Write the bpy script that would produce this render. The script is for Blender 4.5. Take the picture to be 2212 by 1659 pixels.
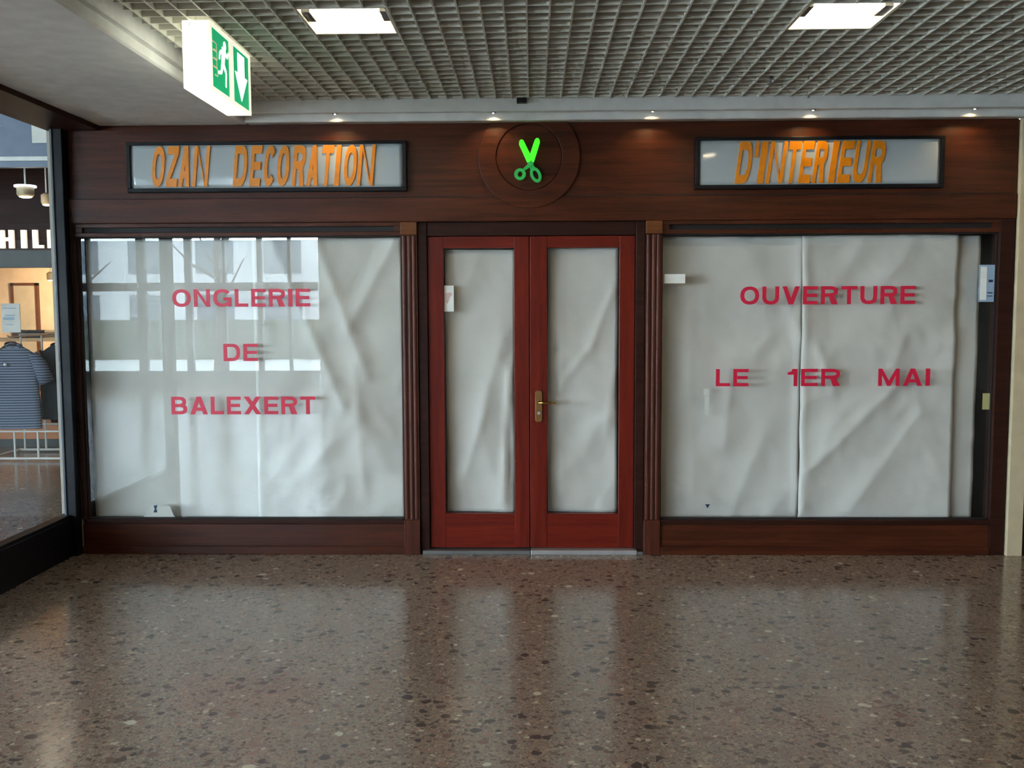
import bpy, math, random
from mathutils import Vector, Matrix, Euler, noise

for o in list(bpy.data.objects):
    bpy.data.objects.remove(o, do_unlink=True)
scn = bpy.context.scene
COL = scn.collection
PI = math.pi
random.seed(7)

# ------------------------------------------------------------------ camera
cam_d = bpy.data.cameras.new('camera')
cam_d.sensor_width = 36.0
cam_d.lens = 2050.0 / 2212.0 * 36.0
cam = bpy.data.objects.new('camera', cam_d)
COL.objects.link(cam)
cam.matrix_world = (Matrix.Translation((0, -6.3, 1.652)) @ Matrix.Rotation(math.radians(1.23), 4, 'Z')
                    @ Matrix.Rotation(math.radians(90 - 4.52), 4, 'X') @ Matrix.Rotation(math.radians(-0.22), 4, 'Z'))
scn.camera = cam

# ------------------------------------------------------------------ sky, daylight, exposure
wd = bpy.data.worlds.new('sky')
scn.world = wd
wd.use_nodes = True
bg = wd.node_tree.nodes['Background']
bg.inputs[0].default_value = (0.72, 0.87, 1.0, 1)      # even overcast sky
bg.inputs[1].default_value = 31.0
scn.view_settings.view_transform = 'Standard'
scn.view_settings.look = 'None'
scn.view_settings.gamma = 1.0
scn.view_settings.use_curve_mapping = False
scn.view_settings.exposure = 0.0
scn.cycles.use_denoising = True
scn.cycles.use_light_tree = True
scn.cycles.max_bounces = 7
scn.cycles.diffuse_bounces = 4
scn.cycles.glossy_bounces = 4
scn.cycles.use_adaptive_sampling = True
scn.cycles.adaptive_threshold = 0.15
scn.cycles.adaptive_min_samples = 16
scn.cycles.transparent_max_bounces = 16
scn.cycles.caustics_reflective = False
scn.cycles.caustics_refractive = False
scn.cycles.sample_clamp_indirect = 10.0


def portal(name, loc, rot, sx, sy):
    d = bpy.data.lights.new(name, 'AREA')
    d.shape = 'RECTANGLE'; d.size = sx; d.size_y = sy
    d.cycles.is_portal = True
    o = bpy.data.objects.new(name, d); COL.objects.link(o)
    o.location = loc; o.rotation_euler = rot
    o['kind'] = 'helper'


# the glazed walls of the hall, one behind the camera and an added one at the left, guide the sky light indoors
portal('daylight_portal', (-8.3, -14.05, 1.75), (PI / 2, 0, 0), 7.4, 3.4)
portal('daylight_portal', (-12.05, -7.5, 1.75), (PI / 2, 0, -PI / 2), 12.6, 3.4)


# ------------------------------------------------------------------ materials
def lin(*c):
    r = []
    for v in c:
        v /= 255.0
        r.append(v / 12.92 if v <= 0.04045 else ((v + 0.055) / 1.055) ** 2.4)
    return (r[0], r[1], r[2], 1)


class NT:
    def __init__(s, name):
        s.m = bpy.data.materials.new(name); s.m.use_nodes = True
        s.t = s.m.node_tree; s.n = s.t.nodes; s.l = s.t.links
        s.b = s.n['Principled BSDF']; s.out = s.n['Material Output']

    def node(s, typ, **kw):
        nd = s.n.new(typ)
        for k, v in kw.items():
            if k.startswith('i_'):
                k2 = k[2:]
                k2 = int(k2) if k2.isdigit() else k2.replace('_', ' ')
                nd.inputs[k2].default_value = v
            else:
                setattr(nd, k, v)
        return nd

    def link(s, a, b):
        s.l.new(a, b)

    def ramp(s, fac, stops, interp='LINEAR'):
        r = s.n.new('ShaderNodeValToRGB'); r.color_ramp.interpolation = interp
        e = r.color_ramp.elements
        while len(e) < len(stops):
            e.new(0.5)
        for i, (p, c) in enumerate(stops):
            e[i].position = p; e[i].color = c
        s.link(fac, r.inputs[0])
        return r.outputs[0]


def plain(name, col, rough=0.5, metal=0.0, spec=0.5, vary=0.08, scale=9.0, bump=0.0, bscale=60.0):
    k = NT(name)
    tc = k.node('ShaderNodeTexCoord')
    nz = k.node('ShaderNodeTexNoise', i_Scale=scale, i_Detail=2.0)
    k.link(tc.outputs['Object'], nz.inputs['Vector'])
    lo = tuple(v * (1 - vary) for v in col[:3]) + (1,)
    hi = tuple(min(1, v * (1 + vary)) for v in col[:3]) + (1,)
    k.link(k.ramp(nz.outputs[0], [(0.3, lo), (0.7, hi)]), k.b.inputs['Base Color'])
    k.b.inputs['Roughness'].default_value = rough
    k.b.inputs['Metallic'].default_value = metal
    k.b.inputs['Specular IOR Level'].default_value = spec
    if bump:
        n2 = k.node('ShaderNodeTexNoise', i_Scale=bscale, i_Detail=3.0)
        k.link(tc.outputs['Object'], n2.inputs['Vector'])
        bp = k.node('ShaderNodeBump', i_Strength=bump, i_Distance=0.004)
        k.link(n2.outputs[0], bp.inputs['Height']); k.link(bp.outputs[0], k.b.inputs['Normal'])
    return k.m


def wood(name, dark, light, axis='X', rough=0.36, coat=0.2):
    k = NT(name)
    tc = k.node('ShaderNodeTexCoord')
    geo = k.node('ShaderNodeNewGeometry')
    mp = k.node('ShaderNodeMapping')
    sc = {'X': (0.7, 14, 14), 'Z': (14, 14, 0.7), 'Y': (14, 0.7, 14)}[axis]
    mp.inputs['Scale'].default_value = sc
    k.link(geo.outputs['Position'], mp.inputs['Vector'])
    n1 = k.node('ShaderNodeTexNoise', i_Scale=2.2, i_Detail=6.0, i_Roughness=0.6, i_Distortion=0.4)
    k.link(mp.outputs[0], n1.inputs['Vector'])
    n2 = k.node('ShaderNodeTexNoise', i_Scale=14.0, i_Detail=3.0)
    k.link(mp.outputs[0], n2.inputs['Vector'])
    mx = k.node('ShaderNodeMath', operation='MULTIPLY_ADD'); mx.inputs[1].default_value = 0.35
    k.link(n2.outputs[0], mx.inputs[0]); k.link(n1.outputs[0], mx.inputs[2])
    k.link(k.ramp(mx.outputs[0], [(0.45, dark), (0.9, light)]), k.b.inputs['Base Color'])
    k.b.inputs['Roughness'].default_value = rough
    k.b.inputs['Specular IOR Level'].default_value = coat
    bp = k.node('ShaderNodeBump', i_Strength=0.12, i_Distance=0.002)
    k.link(n2.outputs[0], bp.inputs['Height']); k.link(bp.outputs[0], k.b.inputs['Normal'])
    return k.m


def emit(name, col, strength, base=None, rough=0.4):
    k = NT(name)
    k.b.inputs['Base Color'].default_value = base or col
    k.b.inputs['Roughness'].default_value = rough
    tc = k.node('ShaderNodeTexCoord')
    nz = k.node('ShaderNodeTexNoise', i_Scale=6.0)
    k.link(tc.outputs['Object'], nz.inputs['Vector'])
    lo = tuple(v * 0.93 for v in col[:3]) + (1,)
    k.link(k.ramp(nz.outputs[0], [(0.3, lo), (0.7, col)]), k.b.inputs['Emission Color'])
    k.b.inputs['Emission Strength'].default_value = strength
    return k.m


def glass(name, ior=1.75, tint=(0.99, 0.993, 0.992, 1), wav=0.0):
    k = NT(name)
    k.n.remove(k.b)
    tr = k.node('ShaderNodeBsdfTransparent'); tr.inputs[0].default_value = tint
    gl = k.node('ShaderNodeBsdfGlossy'); gl.inputs['Roughness'].default_value = 0.0
    fr = k.node('ShaderNodeFresnel', i_IOR=ior)
    ge = k.node('ShaderNodeNewGeometry')
    iv = k.node('ShaderNodeMath', operation='SUBTRACT'); iv.inputs[0].default_value = 1.0
    k.link(ge.outputs['Backfacing'], iv.inputs[1])
    mu = k.node('ShaderNodeMath', operation='MULTIPLY')
    k.link(fr.outputs[0], mu.inputs[0]); k.link(iv.outputs[0], mu.inputs[1])
    if wav:
        nz = k.node('ShaderNodeTexNoise', i_Scale=1.3, i_Detail=1.0)
        k.link(ge.outputs['Position'], nz.inputs['Vector'])
        bp = k.node('ShaderNodeBump', i_Strength=wav, i_Distance=0.01)
        k.link(nz.outputs[0], bp.inputs['Height'])
        k.link(bp.outputs[0], gl.inputs['Normal'])
    ms = k.node('ShaderNodeMixShader')
    k.link(mu.outputs[0], ms.inputs[0]); k.link(tr.outputs[0], ms.inputs[1]); k.link(gl.outputs[0], ms.inputs[2])
    k.link(ms.outputs[0], k.out.inputs[0])
    return k.m


def terrazzo():
    k = NT('terrazzo')
    ge = k.node('ShaderNodeNewGeometry')
    base_n = k.node('ShaderNodeTexNoise', i_Scale=1.1, i_Detail=5.0)
    k.link(ge.outputs['Position'], base_n.inputs['Vector'])
    col = k.ramp(base_n.outputs[0], [(0.3, lin(136, 120, 106)), (0.7, lin(150, 133, 119))])
    layers = [(130.0, 1.2, [(0.0, lin(108, 92, 82)), (0.2, lin(142, 121, 107)), (0.5, lin(157, 136, 119)), (0.74, lin(126, 103, 91)), (0.93, lin(177, 160, 142))], 0.7),
              (52.0, 0.95, [(0.0, lin(101, 87, 78)), (0.2, lin(149, 118, 101)), (0.45, lin(131, 113, 102)), (0.66, lin(162, 141, 122)), (0.86, lin(111, 92, 82)), (0.955, lin(190, 174, 153))], 0.45),
              (22.0, 0.62, [(0.0, lin(83, 72, 67)), (0.34, lin(122, 98, 86)), (0.58, lin(136, 115, 101)), (0.76, lin(95, 82, 76)), (0.955, lin(201, 188, 166))], 0.20)]
    for sc, th, stops, dens in layers:
        mp = k.node('ShaderNodeMapping')
        mp.inputs['Rotation'].default_value = (0, 0, sc)
        nzw = k.node('ShaderNodeTexNoise', i_Scale=sc * 1.7, i_Detail=1.0)
        k.link(ge.outputs['Position'], nzw.inputs['Vector'])
        ad = k.node('ShaderNodeVectorMath', operation='MULTIPLY_ADD')
        ad.inputs[1].default_value = (0.35 / sc,) * 3
        k.link(nzw.outputs['Color'], ad.inputs[0]); k.link(ge.outputs['Position'], ad.inputs[2])
        k.link(ad.outputs[0], mp.inputs['Vector'])
        v = k.node('ShaderNodeTexVoronoi', i_Scale=sc, i_Randomness=1.0)
        v.voronoi_dimensions = '2D'
        k.link(mp.outputs[0], v.inputs['Vector'])
        sp = k.node('ShaderNodeSeparateColor')
        k.link(v.outputs['Color'], sp.inputs[0])
        cc = k.ramp(sp.outputs[0], stops, 'CONSTANT')
        lt = k.node('ShaderNodeMath', operation='LESS_THAN')
        k.link(v.outputs['Distance'], lt.inputs[0])
        th2 = k.node('ShaderNodeMath', operation='MULTIPLY'); th2.inputs[1].default_value = th
        k.link(sp.outputs[2], th2.inputs[0]); k.link(th2.outputs[0], lt.inputs[1])
        l2 = k.node('ShaderNodeMath', operation='LESS_THAN'); l2.inputs[1].default_value = dens
        k.link(sp.outputs[1], l2.inputs[0])
        mu = k.node('ShaderNodeMath', operation='MULTIPLY')
        k.link(lt.outputs[0], mu.inputs[0]); k.link(l2.outputs[0], mu.inputs[1])
        mx = k.node('ShaderNodeMix', data_type='RGBA')
        k.link(mu.outputs[0], mx.inputs[0]); k.link(col, mx.inputs[6]); k.link(cc, mx.inputs[7])
        col = mx.outputs[2]
    k.link(col, k.b.inputs['Base Color'])
    k.b.inputs['Roughness'].default_value = 0.16
    k.b.inputs['Specular IOR Level'].default_value = 0.62
    n2 = k.node('ShaderNodeTexNoise', i_Scale=9.0, i_Detail=2.0)
    k.link(ge.outputs['Position'], n2.inputs['Vector'])
    bp = k.node('ShaderNodeBump', i_Strength=0.05, i_Distance=0.003)
    k.link(n2.outputs[0], bp.inputs['Height']); k.link(bp.outputs[0], k.b.inputs['Normal'])
    return k.m


def striped():
    k = NT('striped_knit')
    tc = k.node('ShaderNodeTexCoord')
    w = k.node('ShaderNodeTexWave', i_Scale=11.0, i_Distortion=0.4, wave_type='BANDS', bands_direction='Z')
    k.link(tc.outputs['Object'], w.inputs['Vector'])
    k.link(k.ramp(w.outputs[0], [(0.0, lin(62, 76, 98)), (0.62, lin(70, 84, 108)), (0.8, lin(150, 160, 180))]), k.b.inputs['Base Color'])
    k.b.inputs['Roughness'].default_value = 0.9
    return k.m


M = {}
M['floor'] = terrazzo()
M['wood'] = wood('mahogany', lin(48, 20, 12), lin(84, 40, 22))
M['woodv'] = wood('mahogany_upright', lin(54, 24, 17), lin(92, 46, 31), 'Z')
M['doorwood'] = wood('red_mahogany', lin(82, 20, 12), lin(116, 34, 20), 'Z')
M['doorwoodh'] = wood('red_mahogany_rail', lin(82, 20, 12), lin(116, 34, 20), 'X')
M['honey'] = wood('honey_mahogany', lin(84, 45, 20), lin(114, 68, 34), 'X')
M['darkwood'] = wood('dark_stained_wood', lin(36, 17, 12), lin(56, 28, 20), 'X', 0.45, 0.14)
M['groove'] = plain('dark_groove', lin(20, 10, 9), 0.7)
M['blackmetal'] = plain('black_lacquered_metal', lin(14, 14, 20), 0.4, 0.0, 0.2)
M['greymetal'] = plain('grey_aluminium', lin(74, 77, 84), 0.5, 0.2)
M['steel'] = plain('brushed_steel', lin(186, 184, 184), 0.35, 0.6)
M['darksteel'] = plain('worn_steel', lin(120, 118, 118), 0.45, 0.6)
M['brass'] = plain('brass', lin(138, 98, 56), 0.42, 0.6)
M['brassbright'] = plain('polished_brass', lin(226, 184, 96), 0.12, 1.0)
M['grid'] = plain('grey_painted_grid', lin(218, 218, 208), 0.5)
M['plenum'] = plain('dark_plenum', lin(34, 34, 34), 0.9)
M['cornice'] = plain('grey_cornice_paint', lin(214, 213, 210), 0.5)
M['bulk'] = plain('grey_soffit_paint', lin(222, 222, 222), 0.7, bump=0.06)
M['beige'] = plain('beige_paint', lin(192, 174, 142), 0.55)
M['wallgrey'] = plain('hall_wall_paint', lin(168, 158, 144), 0.7)
M['paper'] = plain('white_packing_paper', lin(216, 212, 204), 0.75, vary=0.03, scale=3, bump=0.1, bscale=130)
M['glass'] = glass('window_glass', wav=0.012)
M['glassflat'] = glass('shop_glass', 1.6, (0.95, 0.97, 0.97, 1))
M['red'] = plain('red_vinyl', lin(206, 26, 62), 0.4, vary=0.04)
M['orange'] = plain('orange_vinyl', lin(214, 126, 10), 0.3, vary=0.12, scale=22)
M['signpanel'] = plain('grey_acrylic', lin(170, 176, 178), 0.08, vary=0.02, scale=2)
M['white'] = plain('white_enamel', lin(236, 236, 232), 0.4)
M['label'] = plain('white_label_paper', lin(236, 236, 230), 0.6)
M['blueprint'] = plain('pale_blue_print', lin(150, 172, 196), 0.4)
M['darkblue'] = plain('dark_blue_ink', lin(40, 52, 86), 0.5)
M['pinkink'] = plain('pale_pink_ink', lin(206, 178, 172), 0.6)
M['yellowed'] = plain('yellowed_tape', lin(196, 186, 128), 0.4)
M['tape'] = plain('clear_tape', lin(226, 226, 216), 0.3)
M['blackplastic'] = plain('black_plastic', lin(16, 16, 17), 0.4)
M['reflector'] = plain('white_reflector', lin(245, 244, 236), 0.3)
M['tube'] = emit('fluorescent_tube', (1.0, 0.85, 0.57, 1), 42.0)
M['bulb'] = emit('halogen_bulb', (1.0, 0.93, 0.78, 1), 60.0)
M['shopbulb'] = emit('shop_lamp_bulb', (1.0, 0.86, 0.62, 1), 9.0)
M['cooldisc'] = emit('cool_white_disc', (0.82, 0.88, 1.0, 1), 2.5)
M['exitwhite'] = emit('lit_white_acrylic', (1.0, 0.97, 0.76, 1), 2.0)
M['exitframe'] = emit('lit_sign_edge', (1.0, 0.96, 0.78, 1), 0.85)
M['exitgreen'] = emit('lit_green_acrylic', (0.0, 0.42, 0.17, 1), 0.85, lin(0, 120, 60))
M['exitpic'] = emit('lit_pictogram_white', (0.86, 1.0, 0.92, 1), 1.6)
M['exitline'] = emit('lit_pictogram_outline', (0.62, 0.52, 0.34, 1), 0.6)
M['neon'] = emit('lit_green_blade', (0.07, 1.0, 0.02, 1), 1.0, lin(20, 160, 30))
M['neondim'] = emit('dim_green_handle', (0.015, 0.30, 0.06, 1), 0.7, lin(16, 110, 40))
M['letterlit'] = emit('lit_warm_letter', (1.0, 0.86, 0.72, 1), 0.95)
M['warmwall'] = plain('warm_plaster', lin(224, 196, 158), 0.7)
M['peach'] = plain('peach_laminate', lin(226, 150, 100), 0.5)
M['slate'] = plain('slate_grey_fascia', lin(84, 90, 92), 0.6)
M['bluegrey'] = plain('blue_grey_panel', lin(112, 124, 146), 0.5)
M['knit'] = striped()
M['charcoal'] = plain('charcoal_fabric', lin(44, 52, 62), 0.9, vary=0.15)
M['navy'] = plain('navy_fabric', lin(46, 56, 76), 0.9, vary=0.15)
M['paving'] = plain('pale_paving', lin(214, 214, 210), 0.8, vary=0.1)
M['render'] = plain('pale_render', lin(196, 196, 198), 0.8)
M['winpane'] = plain('dark_window', lin(70, 80, 92), 0.1)
M['hedge'] = plain('hedge_leaves', lin(56, 62, 50), 0.9, vary=0.5, scale=7, bump=1.0, bscale=20)
M['bark'] = plain('tree_bark', lin(70, 62, 56), 0.9, vary=0.3)

# ------------------------------------------------------------------ mesh helpers
ORG = {}


class MB:
    def __init__(s):
        s.v = []; s.f = []

    def add(s, vs, fs):
        b = len(s.v)
        s.v += [Vector(p) for p in vs]
        s.f += [tuple(i + b for i in f) for f in fs]
        return s

    def box(s, x0, x1, y0, y1, z0, z1):
        return s.add([(x0, y0, z0), (x1, y0, z0), (x1, y1, z0), (x0, y1, z0), (x0, y0, z1), (x1, y0, z1), (x1, y1, z1), (x0, y1, z1)],
                     [(3, 2, 1, 0), (4, 5, 6, 7), (0, 1, 5, 4), (1, 2, 6, 5), (2, 3, 7, 6), (3, 0, 4, 7)])

    def prism(s, pts, a, b, axis='Y'):
        """polygon (counter-clockwise seen from -Y for axis Y) swept from a to b along an axis"""
        n = len(pts)
        if axis == 'Y':
            P = lambda u, w, t: (u, t, w)
        elif axis == 'X':
            P = lambda u, w, t: (t, u, w)
        else:
            P = lambda u, w, t: (u, w, t)
        vs = [P(u, w, a) for u, w in pts] + [P(u, w, b) for u, w in pts]
        fs = [tuple(range(n)), tuple(range(2 * n - 1, n - 1, -1))]
        for i in range(n):
            j = (i + 1) % n
            fs.append((j, i, n + i, n + j))
        return s.add(vs, fs)

    def strip(s, outer, inner, a, b, closed, axis='Y'):
        n = len(outer)
        P = (lambda u, w, t: (u, t, w)) if axis == 'Y' else (lambda u, w, t: (t, u, w))
        vs = ([P(u, w, a) for u, w in outer] + [P(u, w, a) for u, w in inner]
              + [P(u, w, b) for u, w in outer] + [P(u, w, b) for u, w in inner])
        fs = []
        for i in range(n if closed else n - 1):
            j = (i + 1) % n
            fs += [(i, j, n + j, n + i), (2 * n + j, 2 * n + i, 3 * n + i, 3 * n + j), (j, i, 2 * n + i, 2 * n + j), (n + i, n + j, 3 * n + j, 3 * n + i)]
        if not closed:
            fs += [(0, n, 3 * n, 2 * n), (n - 1, 3 * n - 1, 4 * n - 1, 2 * n - 1)]
        return s.add(vs, fs)

    def tube(s, pts, r, seg=10, cap=True):
        pts = [Vector(p) for p in pts]
        rs = r if isinstance(r, (list, tuple)) else [r] * len(pts)
        rings = []
        b = len(s.v)
        for i, p in enumerate(pts):
            d = (pts[min(i + 1, len(pts) - 1)] - pts[max(i - 1, 0)]).normalized()
            up = Vector((0, 0, 1)) if abs(d.z) < 0.9 else Vector((1, 0, 0))
            u = d.cross(up).normalized(); w = d.cross(u)
            s.v += [p + (u * math.cos(2 * PI * k / seg) + w * math.sin(2 * PI * k / seg)) * rs[i] for k in range(seg)]
            rings.append(b + i * seg)
        for i in range(len(pts) - 1):
            for k in range(seg):
                k2 = (k + 1) % seg
                s.f.append((rings[i] + k, rings[i] + k2, rings[i + 1] + k2, rings[i + 1] + k))
        if cap:
            s.f.append(tuple(rings[0] + k for k in reversed(range(seg))))
            s.f.append(tuple(rings[-1] + k for k in range(seg)))
        return s

    def lathe(s, c, prof, seg=20):
        """profile of (radius, z) about the vertical through c"""
        b = len(s.v)
        for r, z in prof:
            s.v += [Vector((c[0] + r * math.cos(2 * PI * k / seg), c[1] + r * math.sin(2 * PI * k / seg), c[2] + z)) for k in range(seg)]
        for i in range(len(prof) - 1):
            for k in range(seg):
                k2 = (k + 1) % seg
                s.f.append((b + i * seg + k, b + i * seg + k2, b + (i + 1) * seg + k2, b + (i + 1) * seg + k))
        s.f.append(tuple(b + k for k in reversed(range(seg))))
        s.f.append(tuple(b + (len(prof) - 1) * seg + k for k in range(seg)))
        return s

    def build(s, name, mat, parent=None, bevel=0.0, smooth=False, origin=None):
        if origin is None:
            lo = [min(p[i] for p in s.v) for i in range(3)]; hi = [max(p[i] for p in s.v) for i in range(3)]
            origin = Vector(((lo[0] + hi[0]) / 2, (lo[1] + hi[1]) / 2, lo[2]))
        origin = Vector(origin)
        me = bpy.data.meshes.new(name)
        me.from_pydata([p - origin for p in s.v], [], s.f)
        me.update()
        me.materials.append(M[mat] if isinstance(mat, str) else mat)
        if smooth:
            for p in me.polygons:
                p.use_smooth = True
        o = bpy.data.objects.new(name, me); COL.objects.link(o)
        place(o, origin, parent)
        if bevel:
            bv = o.modifiers.new('bevel', 'BEVEL'); bv.width = bevel; bv.segments = 2; bv.limit_method = 'ANGLE'
        return o


def place(o, origin, parent):
    ORG[o.name] = Vector(origin)
    if parent is not None:
        o.parent = parent
        o.location = Vector(origin) - ORG[parent.name]
    else:
        o.location = origin


def tag(o, label=None, cat=None, group=None, kind=None):
    if label: o['label'] = label
    if cat: o['category'] = cat
    if group: o['group'] = group
    if kind: o['kind'] = kind
    return o


def empty(name, loc, label=None, cat=None, group=None, kind=None, parent=None):
    o = bpy.data.objects.new(name, None); COL.objects.link(o)
    o.empty_display_size = 0.1
    place(o, loc, parent)
    return tag(o, label, cat, group, kind)


def struct(o, label=None):
    return tag(o, label, None, None, 'structure')


def B(*a):
    return MB().box(*a)


def clone(o, origin, parent=None):
    """copy of one object that shares its mesh, standing at a new origin"""
    c = o.copy(); COL.objects.link(c)
    c.parent = None
    place(c, origin, parent)
    return c


def clone_tree(o, delta, parent=None):
    c = clone(o, ORG[o.name] + Vector(delta), parent)
    for ch in list(o.children):
        clone_tree(ch, delta, c)
    return c


# ------------------------------------------------------------------ floor, shell
struct(B(-14, 9, -14.6, 9.5, -0.2, 0).build('floor', 'floor'), 'polished brown terrazzo floor with pale and dark chips')

GZ = 2.972                      # underside of the grid ceiling
ceil = struct(B(-1.85, 8.2, -14.2, 0.15, 3.22, 3.3).build('ceiling', 'plenum'), 'grey open-cell grid ceiling')
LUM_X = [(-1.559 + 0.1025 * 5, -1.559 + 0.1025 * 9), (-1.559 + 0.1025 * 27, -1.559 + 0.1025 * 31)]
LUM_X.append((-1.559 + 0.1025 * 49, -1.559 + 0.1025 * 53))
LUM_Y = [(-2.03, -1.63), (-4.43, -4.03), (-6.83, -6.43), (-9.23, -8.83)]
GX0, GX1, GY0, GY1 = -1.80, 5.2, -6.45, -0.203
T = 0.004


def cut(a, b, holes):
    segs = [(a, b)]
    for h0, h1 in holes:
        nxt = []
        for s0, s1 in segs:
            if h1 <= s0 or h0 >= s1:
                nxt.append((s0, s1))
            else:
                if h0 > s0: nxt.append((s0, h0))
                if h1 < s1: nxt.append((h1, s1))
        segs = nxt
    return segs


for k in range(-2, 66):
    x = -1.559 + 0.1025 * k
    if x > GX1: break
    holes = LUM_Y if any(a + 0.01 < x < b - 0.01 for a, b in LUM_X) else []
    m = MB()
    for a, b in cut(GY0, GY1, holes):
        m.box(x - T, x + T, a, b, GZ, GZ + 0.085)
    m.build('grid_blade', 'grid', ceil)
for k in range(0, 63):
    y = -0.23 - 0.1 * k
    if y < GY0: break
    holes = LUM_X if any(a + 0.01 < y < b - 0.01 for a, b in LUM_Y) else []
    m = MB()
    for a, b in cut(GX0, GX1, holes):
        m.box(a, b, y - T, y + T, GZ + 0.002, GZ + 0.080)
    m.build('cross_blade', 'grid', ceil)
struct(B(-1.85, 8.2, -14.2, GY0, GZ, GZ + 0.05).build('ceiling_plain', 'grid'), 'plain grey ceiling of the hall behind the grid')
struct(B(-14, 9, -14.5, 9.5, 3.8, 4.0).build('roof_slab', 'wallgrey'), 'unseen flat slab roof over the hall, added to block the sky')  # out of view, put in to keep the sky from shining in

# dropped soffit on the left, with its grooved side
bk = MB()
prof = [(-2.84, 2.862), (-1.867, 2.862), (-1.855, 2.872), (-1.855, 2.914), (-1.885, 2.916), (-1.885, 2.936), (-1.855, 2.940), (-1.855, 3.0), (-1.86, 3.3), (-2.84, 3.3)]
bk.prism(prof, -9.0, -0.005)
struct(bk.build('trim_1', 'bulk', bevel=0.002), 'grey dropped soffit running along the left of the ceiling')
# steel cornice along the shop front: two steps
cz = MB().prism([(-0.200, 2.985), (-0.200, 2.899), (-0.193, 2.895), (-0.105, 2.908), (-0.105, 2.862), (-0.098, 2.857), (0.0, 2.862), (0.0, 2.985)], -1.85, 5.2, 'X')
struct(cz.build('trim_2', 'cornice'), 'grey stepped cornice above the wooden shop front')

# ------------------------------------------------------------------ the wooden shop front
front = struct(empty('wall_front', (0, 0, 0)), 'dark mahogany shop front with fascia, beam, posts and plinths')
B(-3.15, 3.14, 0.0, 0.05, 2.39, 3.3).build('fascia_panel', 'wood', front)
B(-3.15, 3.14, -0.012, 0.06, 2.226, 2.386).build('beam', 'wood', front, bevel=0.004)
tag(B(-3.15, 3.13, -0.004, 0.02, 2.384, 2.392).build('joint', 'groove', front), 'dark joint between fascia and beam')


def circle(cx, cz_, r, n=56, a0=0.0):
    return [(cx + r * math.cos(a0 + 2 * PI * i / n), cz_ + r * math.sin(a0 + 2 * PI * i / n)) for i in range(n)]


MC = (-0.018, 2.640)
MB().strip(circle(*MC, 0.332), circle(*MC, 0.217), -0.020, 0.0, True).build('medallion_ring', 'wood', front, bevel=0.003)
MB().prism(circle(*MC, 0.211), -0.010, 0.0).build('medallion_disc', 'wood', front)
for x0, x1, lab in [(-3.06, -0.758, 'plinth under the left display window'), (0.744, 3.044, 'plinth under the right display window')]:
    B(x0, x1, 0.0, 0.09, 0.0, 0.205).build('plinth_board', 'wood', front, bevel=0.003)
    B(x0, x1, -0.014, 0.0, 0.0, 0.055).build('plinth_skirting', 'wood', front, bevel=0.004)
    B(max(x0 + 0.02, -3.034) if x0 < 0 else 0.856, -0.867 if x0 < 0 else 3.044, -0.006, 0.09, 0.206, 0.238).build('window_ledge', 'darkwood', front, bevel=0.004)
# posts either side of the door: three rounded beads on a board, with a plain block on top
for cx in (-0.812, 0.801):
    B(cx - 0.052, cx + 0.052, 0.0, 0.10, 0.0, 2.138).build('post', 'woodv', front)
    for dx in (-0.033, 0.002, 0.032):
        r = 0.014
        pts = [(cx + dx + r * math.cos(t), 0.001 - 0.55 * r * math.sin(t)) for t in [PI * i / 8 for i in range(9)]]
        MB().prism(pts, 0.24, 2.136, 'Z').build('bead', 'woodv', front, smooth=False)
    B(cx - 0.054, cx + 0.054, -0.016, 0.10, 2.140, 2.225).build('post_block', 'honey', front, bevel=0.004)
    B(cx - 0.054, cx + 0.054, -0.016, 0.10, 0.0, 0.236).build('post_foot', 'woodv', front, bevel=0.004)
B(3.045, 3.14, -0.006, 0.10, 0.0, 2.225).build('end_stile', 'darkwood', front, bevel=0.003)
B(-3.062, -3.034, -0.006, 0.10, 0.238, 2.225).build('end_stile', 'darkwood', front, bevel=0.003)


def shop_window(name, x0, x1, label):
    w = struct(empty(name, ((x0 + x1) / 2, 0, 0.238)), label)
    z0, z1 = 0.238, 2.138
    B(x0 - 0.01, x1 + 0.01, 0.002, 0.09, z1, 2.166).build('head_rail', 'wood', w, bevel=0.003)
    B(x0 - 0.01, x1 + 0.01, 0.002, 0.09, 2.200, 2.226).build('head_rail', 'wood', w, bevel=0.003)
    B(x0 - 0.01, x1 + 0.01, 0.03, 0.09, 2.166, 2.200).build('vent_slot', 'groove', w)
    B(x0 - 0.01, x0 + 0.045, 0.002, 0.09, 2.166, 2.200).build('slot_end', 'wood', w)
    B(x1 - 0.045, x1 + 0.01, 0.002, 0.09, 2.166, 2.200).build('slot_end', 'wood', w)
    B(x0, x1, 0.034, 0.040, z0, z1).build('pane', 'glass', w)
    # dark rubber gasket round the pane
    g = 0.007
    for a in [(x0, x0 + g, z0, z1), (x1 - g, x1, z0, z1), (x0, x1, z0, z0 + g), (x0, x1, z1 - g, z1)]:
        B(a[0], a[1], 0.026, 0.046, a[2], a[3]).build('gasket', 'groove', w)
    return w


shop_window('window_1', -3.034, -0.866, 'left display window with moulded wooden head')
shop_window('window_2', 0.855, 3.045, 'right display window with moulded wooden head')

# ------------------------------------------------------------------ double door
door = struct(empty('door_1', (-0.012, 0, 0)), 'double glazed mahogany door between the display windows')
B(-0.757, -0.697, 0.02, 0.12, 0.0, 2.226).build('jamb', 'darkwood', door, bevel=0.003)
B(0.685, 0.745, 0.02, 0.12, 0.0, 2.226).build('jamb', 'darkwood', door, bevel=0.003)
B(-0.697, 0.685, 0.03, 0.12, 2.136, 2.226).build('head_jamb', 'darkwood', door, bevel=0.003)


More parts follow.
